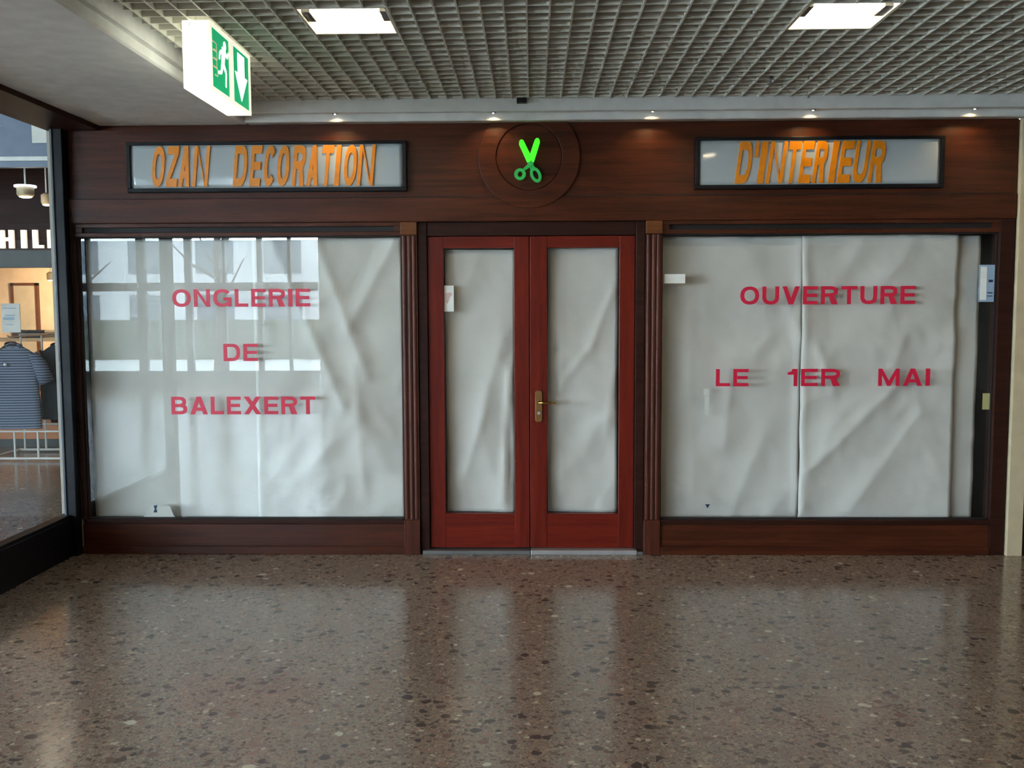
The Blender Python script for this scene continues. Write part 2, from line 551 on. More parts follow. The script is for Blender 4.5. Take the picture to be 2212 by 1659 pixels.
def leaf(x0, x1, gx0, gx1):
    z0, z1, g0, g1 = 0.034, 2.132, 0.268, 2.056
    lf = empty('door_leaf', ((x0 + x1) / 2, 0.06, z0), parent=door)
    for a, b in ((x0, gx0), (gx1, x1)):
        B(a, b, 0.045, 0.09, z0, z1).build('stile', 'doorwood', lf, bevel=0.003)
    B(gx0, gx1, 0.046, 0.089, g1, z1).build('top_rail', 'doorwoodh', lf)
    B(gx0, gx1, 0.046, 0.089, z0, g0).build('bottom_rail', 'doorwoodh', lf)
    B(gx0, gx1, 0.064, 0.070, g0, g1).build('pane', 'glass', lf)
    return lf


leaf(-0.694, -0.020, -0.590, -0.120)
rl = leaf(-0.015, 0.682, 0.100, 0.580)
# brass lever handle on its plate
hd = rl
MB().prism([(0.020, 0.905), (0.030, 0.895), (0.056, 0.895), (0.066, 0.905), (0.066, 1.095), (0.056, 1.105), (0.030, 1.105), (0.020, 1.095)], 0.036, 0.045).build('handle_plate', 'brass', hd, bevel=0.002)
MB().tube([(0.043, 0.045, 1.028), (0.043, -0.002, 1.028), (0.050, -0.010, 1.028), (0.075, -0.012, 1.028), (0.125, -0.011, 1.028), (0.152, -0.008, 1.027)], [0.009, 0.009, 0.0095, 0.0085, 0.0075, 0.007], 12).build('lever_handle', 'brassbright', hd, smooth=True)
MB().tube([(0.043, 0.037, 0.955), (0.043, 0.028, 0.955)], 0.010, 14).build('key_cylinder', 'steel', hd)
# metal threshold in two lengths
th = empty('door_threshold', (0, 0, 0), 'metal threshold strip on the floor under the double door', 'threshold')
B(-0.742, -0.016, -0.012, 0.085, 0.0, 0.026).build('strip', 'darksteel', th, bevel=0.003)
B(-0.012, 0.700, -0.018, 0.085, 0.0, 0.031).build('strip', 'steel', th, bevel=0.003)
B(0.700, 0.742, -0.012, 0.085, 0.0, 0.020).build('end_piece', 'darksteel', th, bevel=0.003)

# dark room behind the papered glass
struct(B(-3.04, 3.14, 1.8, 1.9, 0, 3.3).build('wall_inside', 'plenum'), 'dark wall of the closed shop behind the paper')
struct(B(-3.06, -3.04, 0.11, 1.9, 0, 3.3).build('wall_inside_side', 'plenum'), 'dark side wall of the closed shop')
struct(B(3.14, 3.16, 0.1, 1.9, 0, 3.3).build('wall_inside_end', 'plenum'), 'dark end wall of the closed shop')
struct(B(-3.04, 3.14, 0.06, 1.9, 2.45, 2.5).build('ceiling_inside', 'plenum'), 'dark ceiling of the closed shop')

# pale post and next shop front at the right end
struct(B(3.150, 3.252, -0.03, 0.2, 0.0, 2.862).build('trim_3', 'beige', bevel=0.004), 'beige upright post at the right end of the shop front')
struct(B(3.252, 9.0, -0.005, 0.2, 0.0, 3.3).build('wall_front_right', 'wood'), 'wooden panelling of the next shop at the right')

# ------------------------------------------------------------------ paper behind the glass


def ridge(x, z, f, s):
    n = noise.noise(Vector((x * f + s * 3.1, z * f * 0.8 - s * 1.7, s)))
    return 1 - abs(n) * 2


def paper(x0, x1, z0, z1, y, seed, label, creases=(), amp=1.0, lean=0.0, edge=0.004, ymin=0.046):
    nx = max(6, int((x1 - x0) / 0.022)); nz = int((z1 - z0) / 0.026)
    vs, fs = [], []
    for j in range(nz + 1):
        for i in range(nx + 1):
            u, t = i / nx, j / nz
            x = x0 + (x1 - x0) * u; z = z0 + (z1 - z0) * t
            x += (noise.noise(Vector((seed, z * 2.3, 0.0))) * edge if i in (0, nx) else 0)
            z += (noise.noise(Vector((x * 3.0, seed, 5.0))) * edge if j in (0, nz) else 0)
            d = 0.024 * ridge(x + z * 0.35, z * 0.7, 1.5, seed) + 0.012 * ridge(x - z * 0.5, z, 3.3, seed + 9) + 0.0045 * ridge(x + 0.3 * z, z, 8.0, seed + 4)
            for (ax, az, bx, bz, a, w) in creases:
                dx, dz = bx - ax, bz - az
                q = max(0, min(1, ((x - ax) * dx + (z - az) * dz) / (dx * dx + dz * dz)))
                dist = math.hypot(x - ax - q * dx, z - az - q * dz)
                d += 1.6 * a * math.exp(-dist / w)
            yy = y - d * amp + lean * (1 - t)
            if z < 0.25:
                yy = max(yy, 0.096)
            vs.append((x, max(ymin, yy), z))
    for j in range(nz):
        for i in range(nx):
            a = j * (nx + 1) + i
            fs.append((a, a + 1, a + nx + 2, a + nx + 1))
    o = MB().add(vs, fs).build('paper_sheet', 'paper', smooth=True)
    so = o.modifiers.new('thickness', 'SOLIDIFY'); so.thickness = 0.0006; so.offset = 1
    return tag(o, label, 'paper', 'packing paper behind the shop glass')


paper(-3.030, -1.835, 0.212, 2.132, 0.150, 1.3, 'wide white paper sheet in the left display window, left of its seam', [(-2.9, 2.1, -2.6, 0.4, 0.006, 0.08)], 0.5)
paper(-1.880, -0.872, 0.212, 2.132, 0.118, 2.7, 'draped white paper sheet in the left display window beside the door', [(-1.75, 2.12, -1.28, 1.0, 0.022, 0.055), (-1.45, 2.12, -1.12, 1.2, 0.018, 0.05), (-0.92, 2.1, -1.25, 1.5, 0.015, 0.06), (-1.2, 1.3, -1.15, 0.4, 0.010, 0.06), (-1.6, 0.5, -1.2, 0.9, 0.010, 0.07)], 1.0)
paper(-0.586, -0.118, 0.262, 2.050, 0.150, 4.1, 'tall white paper behind the left door leaf glass', [(-0.15, 1.25, -0.20, 0.35, 0.022, 0.022), (-0.17, 1.0, -0.155, 0.5, -0.012, 0.012), (-0.20, 1.45, -0.45, 0.55, 0.012, 0.06), (-0.30, 1.0, -0.52, 0.4, 0.009, 0.05)], 0.9, ymin=0.076)
paper(0.104, 0.576, 0.262, 2.060, 0.150, 5.6, 'tall creased white paper behind the right door leaf glass', [(0.55, 1.8, 0.40, 1.4, 0.013, 0.03), (0.40, 1.4, 0.20, 1.15, 0.013, 0.035), (0.56, 1.25, 0.50, 0.8, 0.012, 0.04), (0.3, 0.75, 0.56, 0.95, 0.008, 0.05), (0.18, 1.9, 0.2, 0.4, 0.007, 0.04)], 0.9, ymin=0.076)
paper(0.866, 1.812, 0.212, 2.132, 0.172, 6.2, 'white paper sheet in the right display window beside the door', [(1.80, 2.1, 1.80, 0.3, 0.016, 0.02), (1.70, 1.75, 1.80, 1.45, 0.016, 0.04), (1.05, 1.5, 1.1, 0.4, 0.009, 0.06), (1.35, 1.25, 1.3, 0.8, 0.010, 0.05), (0.95, 0.45, 1.3, 0.3, 0.012, 0.05)], 1.0)
paper(1.800, 2.822, 0.212, 2.132, 0.122, 7.9, 'broad crumpled white paper sheet in the middle of the right display window', [(1.85, 0.55, 2.45, 1.15, 0.020, 0.07), (1.90, 1.4, 2.02, 1.1, 0.012, 0.03), (2.15, 0.3, 2.6, 0.95, 0.013, 0.07), (2.4, 1.2, 2.5, 1.5, 0.009, 0.05), (1.83, 2.1, 1.83, 0.3, 0.012, 0.014)], 1.0)
paper(2.795, 2.992, 0.212, 2.128, 0.160, 8.8, 'narrow white paper strip at the right edge of the right display window', [(2.9, 2.0, 2.88, 0.3, 0.006, 0.05)], 0.5)

# ------------------------------------------------------------------ lettering


def arc(cx, cy, rx, ry, a0, a1, n=2.3, seg=22):
    r = []
    for i in range(seg + 1):
        t = math.radians(a0 + (a1 - a0) * i / seg)
        c, s = math.cos(t), math.sin(t)
        r.append((cx + rx * math.copysign(abs(c) ** (2 / n), c), cy + ry * math.copysign(abs(s) ** (2 / n), s)))
    return r


def R(x0, y0, x1, y1):
    return ('p', [(x0, y0), (x1, y0), (x1, y1), (x0, y1)])


def Q(*p):
    return ('p', list(p))


def bowl(x1, y0, y1, tv, th_):
    c = x1 * 0.52; ry = (y1 - y0) / 2; cy = (y0 + y1) / 2
    o = [(0, y0)] + arc(c, cy, x1 - c, ry, -90, 90, 2.4, 14) + [(0, y1)]
    i = [(tv, y0 + th_)] + arc(c, cy, x1 - c - tv, ry - th_, -90, 90, 2.4, 14) + [(tv, y1 - th_)]
    return ('s', o, i, True)


def glyph(ch, w, tv, t):
    d = tv * 1.18
    if ch == 'I': return [R(0, 0, w, 1)]
    if ch == 'L': return [R(0, 0, tv, 1), R(tv, 0, w, t)]
    if ch == 'E': return [R(0, 0, tv, 1), R(tv, 0, w, t), R(tv, 0.5 - t / 2, w * 0.94, 0.5 + t / 2), R(tv, 1 - t, w, 1)]
    if ch == 'H': return [R(0, 0, tv, 1), R(w - tv, 0, w, 1), R(tv, 0.5 - t / 2, w - tv, 0.5 + t / 2)]
    if ch == 'T': return [R((w - tv) / 2, 0, (w + tv) / 2, 1 - t), R(0, 1 - t, w, 1)]
    if ch == 'N': return [R(0, 0, tv, 1), R(w - tv, 0, w, 1), Q((tv, 1), (tv * 0.9, 1 - d * 0.9), (w - tv, 0), (w - tv * 0.9, d * 0.9))]
    if ch == 'M': return [R(0, 0, tv, 1), R(w - tv, 0, w, 1), Q((tv, 1), (tv, 0.62), (w / 2 - tv * 0.45, 0), (w / 2, 0.0), (w / 2, 0.3)), Q((w - tv, 1), (w / 2, 0.3), (w / 2, 0), (w / 2 + tv * 0.45, 0), (w - tv, 0.62))]
    if ch == 'Z': return [R(0, 0, w, t), R(0, 1 - t, w, 1), Q((0, t), (tv * 1.25, t), (w, 1 - t), (w - tv * 1.25, 1 - t))]
    if ch == 'A':
        return [Q((0, 0), (d, 0), (w / 2 + d * 0.45, 1), (w / 2 - d * 0.5, 1)), Q((w - d, 0), (w, 0), (w / 2 + d * 0.5, 1), (w / 2 - d * 0.45, 1)), R(w * 0.22, 0.2, w * 0.78, 0.2 + t)]
    if ch == 'V': return [Q((0, 1), (w / 2 - d * 0.5, 0), (w / 2 + d * 0.45, 0), (d, 1)), Q((w - d, 1), (w / 2 - d * 0.45, 0), (w / 2 + d * 0.5, 0), (w, 1))]
    if ch == 'X': return [Q((0, 0), (d * 1.1, 0), (w, 1), (w - d * 1.1, 1)), Q((w - d * 1.1, 0), (w, 0), (d * 1.1, 1), (0, 1))]
    if ch == 'O': return [('s', arc(w / 2, 0.5, w / 2, 0.5, 0, 360, 2.25, 40)[:-1], arc(w / 2, 0.5, w / 2 - tv, 0.5 - t, 0, 360, 2.25, 40)[:-1], True)]
    if ch in 'CG':
        r = [('s', arc(w / 2, 0.5, w / 2, 0.5, 38, 322, 2.3, 34), arc(w / 2, 0.5, w / 2 - tv, 0.5 - t, 38, 322, 2.3, 34), False)]
        if ch == 'G': r += [R(w * 0.55, 0.53 - t, w, 0.53), R(w - tv * 0.9, 0.02, w, 0.53)]
        return r
    if ch == 'U':
        o = [(0, 1)] + arc(w / 2, 0.42, w / 2, 0.42, 180, 360, 2.4, 18) + [(w, 1)]
        i = [(tv, 1)] + arc(w / 2, 0.42, w / 2 - tv, 0.42 - t, 180, 360, 2.4, 18) + [(w - tv, 1)]
        return [('s', o, i, False)]
    if ch == 'D': return [bowl(w, 0, 1, tv, t)]
    if ch == 'B': return [bowl(w, 0, 0.5 + t / 2, tv, t), bowl(w * 0.94, 0.5 - t / 2, 1, tv, t)]
    if ch == 'R': return [bowl(w, 0.42, 1, tv, t), R(0, 0, tv, 0.5), Q((w * 0.42, 0.42 + t), (w * 0.62, 0), (w, 0), (w * 0.72, 0.42 + t))]
    if ch == '1': return [R(w - tv, 0, w, 1), Q((0, 0.80), (0, 0.66), (w - tv, 0.66), (w - tv, 1.0), (w - tv * 1.35, 1.0), (w - tv * 1.6, 0.86))]
    if ch == "'": return [R(0, 0.62, w, 1)]
    raise KeyError(ch)


def letter(ch, x0, x1, z0, z1, y0, y1, mat, parent, tv, t, shear=0.0, name='letter'):
    h = z1 - z0; wd_ = (x1 - x0)
    m = MB()
    f = lambda p: (x0 + p[0] * h + shear * h * (p[1] - 0.5), z0 + p[1] * h)
    for q, g in enumerate(glyph(ch, wd_ / h, tv, t)):
        yf = y0 - 0.0002 * q
        if g[0] == 'p':
            pts = [f(p) for p in g[1]]
            ar = sum(pts[i][0] * pts[(i + 1) % len(pts)][1] - pts[(i + 1) % len(pts)][0] * pts[i][1] for i in range(len(pts)))
            m.prism(pts if ar > 0 else pts[::-1], yf, y1)
        else:
            a, b = [f(p) for p in g[1]], [f(p) for p in g[2]]
            ar = sum(a[i][0] * a[(i + 1) % len(a)][1] - a[(i + 1) % len(a)][0] * a[i][1] for i in range(len(a)))
            if ar < 0: a, b = a[::-1], b[::-1]
            m.strip(a, b, yf, y1, g[3])
    return m.build(name, mat, parent)


WID = dict(O=1.12, N=1.0, G=1.12, L=0.82, E=0.88, R=1.0, I=0.26, D=1.02, B=1.0, A=1.1, X=1.08, T=0.96, U=1.0, V=1.04, M=1.22, **{'1': 0.52})


def word(txt, x0, x1, z0, z1, label):
    e = empty('lettering', ((x0 + x1) / 2, 0.033, z0), label, 'lettering', 'red vinyl words on the shop glass')
    gap = 0.19
    tot = sum(WID[c] for c in txt) + gap * (len(txt) - 1)
    k = (x1 - x0) / tot; x = x0
    for c in txt:
        w = WID[c] * k
        tvv = 0.22 if c != 'I' else 1
        letter(c, x, x + w, z0, z1, 0.0328, 0.0339, 'red', e, tvv * 1.0, 0.185)
        x += w + gap * k
    return e


word('ONGLERIE', -2.410, -1.482, 1.674, 1.792, 'red vinyl word ONGLERIE on the left display window')
word('DE', -2.075, -1.843, 1.310, 1.426, 'red vinyl word DE on the left display window')
word('BALEXERT', -2.440, -1.460, 0.950, 1.070, 'red vinyl word BALEXERT on the left display window')
word('OUVERTURE', 1.377, 2.524, 1.675, 1.794, 'red vinyl word OUVERTURE on the right display window')
word('LE', 1.223, 1.439, 1.133, 1.248, 'red vinyl word LE on the right display window')
word('1ER', 1.698, 2.045, 1.133, 1.248, 'red vinyl word 1ER on the right display window')
word('MAI', 2.296, 2.637, 1.133, 1.248, 'red vinyl word MAI on the right display window')

# ------------------------------------------------------------------ the two sign boxes


def sign(x0, x1, z0, z1, letters, lz0, lz1, label, shear):
    s = empty('shop_sign', ((x0 + x1) / 2, 0, z0), label, 'sign', 'sign boxes on the fascia')
    b = 0.026
    B(x0, x1, -0.045, 0.0, z0, z0 + b).build('frame_bar', 'blackmetal', s, bevel=0.003)
    B(x0, x1, -0.045, 0.0, z1 - b * 0.8, z1).build('frame_bar', 'blackmetal', s, bevel=0.003)
    B(x0, x0 + b, -0.045, 0.0, z0 + b, z1 - b * 0.8).build('frame_bar', 'blackmetal', s, bevel=0.003)
    B(x1 - b, x1, -0.045, 0.0, z0 + b, z1 - b * 0.8).build('frame_bar', 'blackmetal', s, bevel=0.003)
    # acrylic sheet, very slightly pillowed in bays
    nx, nz = 60, 10
    vs, fs = [], []
    for j in range(nz + 1):
        for i in range(nx + 1):
            u, v = i / nx, j / nz
            x = x0 + b + (x1 - x0 - 2 * b) * u; z = z0 + b + (z1 - z0 - 1.8 * b) * v
            y = -0.030 - 0.004 * math.sin(PI * v) * (0.7 + 0.3 * math.cos(2 * PI * u * 3.0))
            vs.append((x, y, z))
    for j in range(nz):
        for i in range(nx):
            a = j * (nx + 1) + i
            fs.append((a, a + 1, a + nx + 2, a + nx + 1))
    p = MB().add(vs, fs).build('acrylic_panel', 'signpanel', s, smooth=True)
    p.modifiers.new('thickness', 'SOLIDIFY').thickness = 0.003
    for c, a, d in letters:
        tv = {'I': 0.16, "'": 0.1}.get(c, 0.08)
        letter(c, a, d, lz0, lz1, -0.040, -0.030, 'orange', s, tv, 0.2 if c in 'EZTD' else 0.19, shear)
    return s


sign(-2.656, -0.817, 2.424, 2.749, [('O', -2.487, -2.407), ('Z', -2.389, -2.318), ('A', -2.308, -2.234), ('N', -2.215, -2.114), ('D', -1.948, -1.863), ('E', -1.838, -1.770), ('C', -1.749, -1.678), ('O', -1.662, -1.585), ('R', -1.560, -1.481), ('A', -1.464, -1.391), ('T', -1.374, -1.298), ('I', -1.282, -1.250), ('O', -1.224, -1.143), ('N', -1.131, -1.028)],
     2.459, 2.722, 'long grey sign with orange letters OZAN DECORATION in a black frame', 0.10)
sign(1.058, 2.656, 2.422, 2.753, [('D', 1.330, 1.419), ("'", 1.435, 1.456), ('I', 1.473, 1.511), ('N', 1.530, 1.635), ('T', 1.648, 1.728), ('E', 1.738, 1.810), ('R', 1.826, 1.901), ('I', 1.930, 1.968), ('E', 1.988, 2.066), ('U', 2.080, 2.168), ('R', 2.184, 2.270)],
     2.456, 2.724, "grey sign with orange letters D'INTERIEUR in a black frame", 0.13)

# ------------------------------------------------------------------ green scissors on the medallion
sc = empty('scissors_emblem', (-0.018, -0.03, 2.50), 'glowing green open scissors emblem on the round wooden medallion', 'emblem')
ZS = lambda p: (-0.018 + (p[0] - 1020.4) / 2700.0, 2.640 - (p[1] - 746.6) / 2700.0)


def blade(pts, mat, name, y0, y1):
    pts = [ZS(p) for p in pts]
    a = sum(pts[i][0] * pts[(i + 1) % len(pts)][1] - pts[(i + 1) % len(pts)][0] * pts[i][1] for i in range(len(pts)))
    if a < 0: pts.reverse()
    MB().prism(pts, y0, y1).build(name, mat, sc, bevel=0.002)


blade([(845, 540), (850, 485), (868, 460), (900, 455), (925, 472), (1060, 745), (1065, 830), (985, 850)], 'neon', 'blade', -0.040, -0.028)
blade([(1210, 520), (1206, 468), (1185, 438), (1155, 434), (1128, 455), (1108, 500), (1020, 760), (1022, 850), (1105, 850)], 'neon', 'blade', -0.048, -0.038)
blade([(985, 848), (1068, 830), (1085, 870), (1130, 950), (1050, 985), (1020, 920)], 'neondim', 'shank', -0.040, -0.028)
blade([(1022, 848), (1108, 848), (1080, 910), (960, 985), (905, 970), (985, 895)], 'neondim', 'shank', -0.048, -0.036)


def ellring(c, ro, ri, rot, mat):
    def e(r):
        return [ZS((c[0] + r[0] * math.cos(t) * math.cos(rot) - r[1] * math.sin(t) * math.sin(rot), c[1] - r[0] * math.cos(t) * math.sin(rot) - r[1] * math.sin(t) * math.cos(rot))) for t in [2 * PI * i / 36 for i in range(36)]]
    MB().strip(e(ro), e(ri), -0.046, -0.030, True).build('finger_ring', mat, sc, bevel=0.002)


ellring((862, 1055), (102, 102), (40, 50), -0.2, 'neondim')
ellring((1137, 1068), (92, 138), (42, 82), 0.42, 'neondim')
MB().tube([(-0.006, -0.052, 2.602), (-0.006, 0.0, 2.602)], 0.008, 12).build('pivot', 'neondim', sc)

# ------------------------------------------------------------------ exit sign
ex = empty('exit_sign', (-1.5275, -1.59, 2.662), 'lit white box sign with green running-man and down-arrow panels under the ceiling', 'exit sign')
B(-1.590, -1.467, -1.905, -1.285, 2.662, 2.966).build('housing', 'exitwhite', ex, bevel=0.004)
FX = -1.467
# raised rim of the side face
for a in [(-1.905, -1.880, 2.662, 2.966), (-1.310, -1.285, 2.662, 2.966), (-1.880, -1.310, 2.662, 2.678), (-1.880, -1.310, 2.948, 2.966), (-1.628, -1.568, 2.678, 2.948)]:
    B(FX - 0.002, FX + 0.006, a[0], a[1], a[2], a[3]).build('face_rim', 'exitframe', ex)
g1 = B(FX, FX + 0.003, -1.878, -1.630, 2.680, 2.946).build('green_panel', 'exitgreen', ex)
g2 = B(FX, FX + 0.003, -1.566, -1.312, 2.680, 2.946).build('green_panel', 'exitgreen', ex)


def flat(pts, mat, name, par, x1=0.0045):
    a = sum(pts[i][0] * pts[(i + 1) % len(pts)][1] - pts[(i + 1) % len(pts)][0] * pts[i][1] for i in range(len(pts)))
    if a < 0: pts = pts[::-1]
    return MB().prism(pts, FX + 0.0028, FX + x1, 'X').build(name, mat, par)


AY = -1.440
flat([(AY - 0.055, 2.930), (AY + 0.055, 2.930), (AY + 0.055, 2.830), (AY + 0.100, 2.830), (AY, 2.700), (AY - 0.100, 2.830), (AY - 0.055, 2.830)], 'exitpic', 'arrow', g2)


def limb(p, q, r0, r1, mat='exitpic', name='figure_limb'):
    d = Vector((q[0] - p[0], q[1] - p[1])); n = Vector((-d.y, d.x)).normalized()
    flat([(p[0] + n.x * r0, p[1] + n.y * r0), (p[0] - n.x * r0, p[1] - n.y * r0), (q[0] - n.x * r1, q[1] - n.y * r1), (q[0] + n.x * r1, q[1] + n.y * r1)], mat, name, g1)


fy = -1.715
flat([(fy + 0.022 + 0.020 * math.cos(t), 2.905 + 0.022 * math.sin(t)) for t in [2 * PI * i / 16 for i in range(16)]], 'exitpic', 'figure_head', g1)
limb((fy + 0.008, 2.888), (fy - 0.012, 2.805), 0.026, 0.020)
limb((fy + 0.015, 2.878), (fy + 0.058, 2.860), 0.010, 0.008); limb((fy + 0.058, 2.860), (fy + 0.075, 2.885), 0.008, 0.006)
limb((fy - 0.006, 2.876), (fy - 0.050, 2.858), 0.010, 0.008); limb((fy - 0.050, 2.858), (fy - 0.060, 2.825), 0.008, 0.006)
limb((fy - 0.006, 2.815), (fy + 0.036, 2.785), 0.014, 0.010); limb((fy + 0.036, 2.785), (fy + 0.030, 2.715), 0.009, 0.007)
limb((fy - 0.016, 2.815), (fy - 0.034, 2.770), 0.014, 0.010); limb((fy - 0.034, 2.770), (fy - 0.080, 2.760), 0.009, 0.007)
# outlined flames / steps beside the figure
for k, (yy, zz) in enumerate([(-1.842, 2.868), (-1.836, 2.830), (-1.842, 2.792), (-1.832, 2.755)]):
    w_, h_, t_ = 0.028, 0.017, 0.003
    for a in [((yy - w_, zz + h_), (yy + w_, zz + h_)), ((yy + w_, zz + h_), (yy + w_, zz - h_)), ((yy + w_, zz - h_), (yy - w_ * 0.4, zz - h_))]:
        limb(a[0], a[1], t_, t_, 'exitline', 'outline_stroke')
B(-1.556, -1.552, -1.9065, -1.904, 2.952, 2.955).build('vent_dot', 'blackplastic', ex)
B(-1.556, -1.552, -1.9065, -1.904, 2.945, 2.948).build('vent_dot', 'blackplastic', ex)
B(-1.56, -1.50, -1.70, -1.50, 2.966, 2.985).build('ceiling_mount', 'white', ex)

# ------------------------------------------------------------------ ceiling luminaires


def luminaire(xa, xb, ya, yb, label):
    g = 0.006
    x0, x1, y0, y1 = xa + g, xb - g, ya + g, yb - g
    z = GZ + 0.001
    e = empty('ceiling_light', ((x0 + x1) / 2, (y0 + y1) / 2, z), label, 'ceiling light', 'square recessed ceiling lights')
    t = 0.006
    tr = MB()
    tr.box(x0, x1, y0, y1, z + 0.11, z + 0.118)
    tr.build('reflector_top', 'reflector', e)
    for a in [(x0, x0 + t, y0, y1), (x1 - t, x1, y0, y1), (x0 + t, x1 - t, y0, y0 + t), (x0 + t, x1 - t, y1 - t, y1)]:
        B(a[0], a[1], a[2], a[3], z, z + 0.11).build('reflector_side', 'reflector', e)
    ym = (y0 + y1) / 2
    for yy in (ym - 0.075, ym + 0.01):
        MB().tube([(x0 + 0.035, yy, z + 0.045), (x1 - 0.035, yy, z + 0.045)], 0.018, 10).build('tube', 'tube', e, smooth=True)
    for xx in (x0 + t, x1 - t - 0.036):
        B(xx, xx + 0.036, ym - 0.105, ym + 0.04, z + 0.012, z + 0.08).build('lamp_holder', 'greymetal', e, bevel=0.003)
    return e


first = luminaire(*LUM_X[0], *LUM_Y[0], 'bright square ceiling light on the left, nearest the exit sign')
first_org = ORG[first.name]
for j, (ya, yb) in enumerate(LUM_Y):  # rows and columns out of view are repeats added for their light
    for i, (xa, xb) in enumerate(LUM_X):
        if i == 0 and j == 0: continue
        c = clone_tree(first, (xa - LUM_X[0][0], ya - LUM_Y[0][0], 0))
        if j == 0:
            c['label'] = ['', 'bright square ceiling light in the upper right of the grid ceiling', 'unseen square ceiling light added past the right edge of the picture'][i]
        else:
            c['label'] = 'unseen square ceiling light added behind the picture, %s row back, %s of the row' % (['', 'first', 'second', 'third'][j], ['left', 'middle', 'right'][i])

# ------------------------------------------------------------------ cornice spots, sensor, sprinkler
names = ['first from the soffit, over the OZAN sign', 'second from the soffit, just left of the scissors medallion', 'third from soffit, between medallion and right sign', "fourth from the soffit, over the D'INTERIEUR sign", 'rightmost, near the end of the shop front']
for k in range(5):
    x = -1.253 + 1.0085 * k
    e = empty('cornice_spotlight', (x, -0.165, 2.886), 'tiny halogen spot under the cornice, ' + names[k], 'spotlight', 'halogen spots under the cornice')
    c = (x, -0.165, 2.886)
    rg = MB()
    n = 20
    for r_, z_ in ((0.017, 0.016), (0.017, 0.008), (0.010, 0.006), (0.008, 0.014)):
        rg.v += [Vector((c[0] + r_ * math.cos(2 * PI * i / n), c[1] + r_ * math.sin(2 * PI * i / n), c[2] + z_)) for i in range(n)]
    for q in range(3):
        for i in range(n):
            rg.f.append((q * n + i, q * n + (i + 1) % n, (q + 1) * n + (i + 1) % n, (q + 1) * n + i))
    rg.build('trim_ring', 'darksteel', e, smooth=True)
    MB().lathe((c[0], c[1], c[2] - 0.004), [(0.003, 0.008), (0.005, 0.010), (0.005, 0.018)], 12).build('bulb', 'bulb', e, smooth=True)
    ld = bpy.data.lights.new('spot_beam', 'SPOT')
    ld.energy = 5.0; ld.color = (1.0, 0.72, 0.32); ld.spot_size = math.radians(120); ld.spot_blend = 0.8; ld.shadow_soft_size = 0.012
    lo = bpy.data.objects.new('spot_beam', ld); COL.objects.link(lo)
    lo.parent = e; lo.location = (0, 0.004, 0.002); lo.rotation_euler = (math.radians(20), 0, 0)

se = empty('ceiling_sensor', (-0.063, -0.218, 2.94), 'small black sensor box on the cornice above the scissors medallion', 'sensor')
B(-0.094, -0.032, -0.235, -0.201, 2.940, 2.970).build('box', 'blackplastic', se, bevel=0.003)
B(-0.075, -0.051, -0.239, -0.235, 2.947, 2.963).build('lens', 'groove', se)
sp = empty('sprinkler_head', (1.386, -0.645, 2.940), 'tiny sprinkler head poking out of the grid ceiling at the right', 'sprinkler')
MB().tube([(1.386, -0.645, 2.990), (1.386, -0.645, 2.952)], 0.006, 10).build('pipe', 'darksteel', sp)
MB().lathe((1.386, -0.645, 2.942), [(0.004, 0.0), (0.018, 0.003), (0.018, 0.006), (0.006, 0.012)], 14).build('deflector', 'darksteel', sp)

# ------------------------------------------------------------------ notices, labels and tape on the glass
tag(B(0.874, 1.012, 0.0325, 0.0339, 1.817, 1.878).build('label_sticker', 'label'), 'small blank white label at the upper left of the right window', 'label')
bs = empty('info_sticker', (2.988, 0.033, 1.687), 'pale blue printed sticker at the right edge of the right window', 'sticker')
B(2.934, 3.036, 0.0325, 0.0339, 1.687, 1.929).build('sheet', 'blueprint', bs)
for z0, z1, x0 in [(1.815, 1.832, 2.998), (1.742, 1.750, 2.992), (1.722, 1.728, 2.992)]:
    B(x0, 3.026, 0.0318, 0.0326, z0, z1).build('print_line', 'darkblue', bs)
B(2.944, 2.985, 0.0318, 0.0326, 1.700, 1.916).build('white_area', 'label', bs)
tag(B(2.990, 3.037, 0.0410, 0.0422, 0.974, 1.082).build('tape_piece', 'yellowed'), 'yellowed tape at the right edge of the right window', 'tape')
tp = empty('tape_strip', (1.163, 0.045, 0.939), 'short strip of clear tape on the paper left of the word LE', 'tape')
B(1.144, 1.182, 0.0412, 0.0424, 1.075, 1.116).build('patch', 'tape', tp)
B(1.152, 1.182, 0.0412, 0.0424, 0.939, 1.070).build('patch', 'tape', tp)
tag(MB().prism([(1.162, 0.336), (1.178, 0.308), (1.194, 0.336)], 0.0325, 0.0337).build('triangle_mark', 'darkblue'), 'small dark blue triangle at the bottom of the right window', 'mark')
nt = empty('paper_notice', (-0.559, 0.062, 1.636), 'small white notice at the left edge of the left door leaf', 'notice')
B(-0.588, -0.524, 0.0628, 0.0638, 1.636, 1.809).build('sheet', 'label', nt)
MB().prism([(-0.578, 1.70), (-0.566, 1.685), (-0.548, 1.735), (-0.535, 1.745), (-0.540, 1.765), (-0.575, 1.76)], 0.0620, 0.0629).build('print', 'pinkink', nt)
ck = empty('torn_paper_corner', (-2.52, 0.043, 0.243), 'torn white paper corner at the bottom of the left window', 'paper scrap')
MB().prism([(-2.66, 0.243), (-2.44, 0.243), (-2.455, 0.262), (-2.475, 0.318), (-2.60, 0.330)], 0.0420, 0.0428).build('scrap', 'paper', ck)
MB().prism([(-2.590, 0.276), (-2.562, 0.276), (-2.570, 0.300), (-2.560, 0.326), (-2.588, 0.322), (-2.580, 0.300)], 0.0412, 0.0421).build('blue_print', 'darkblue', ck)

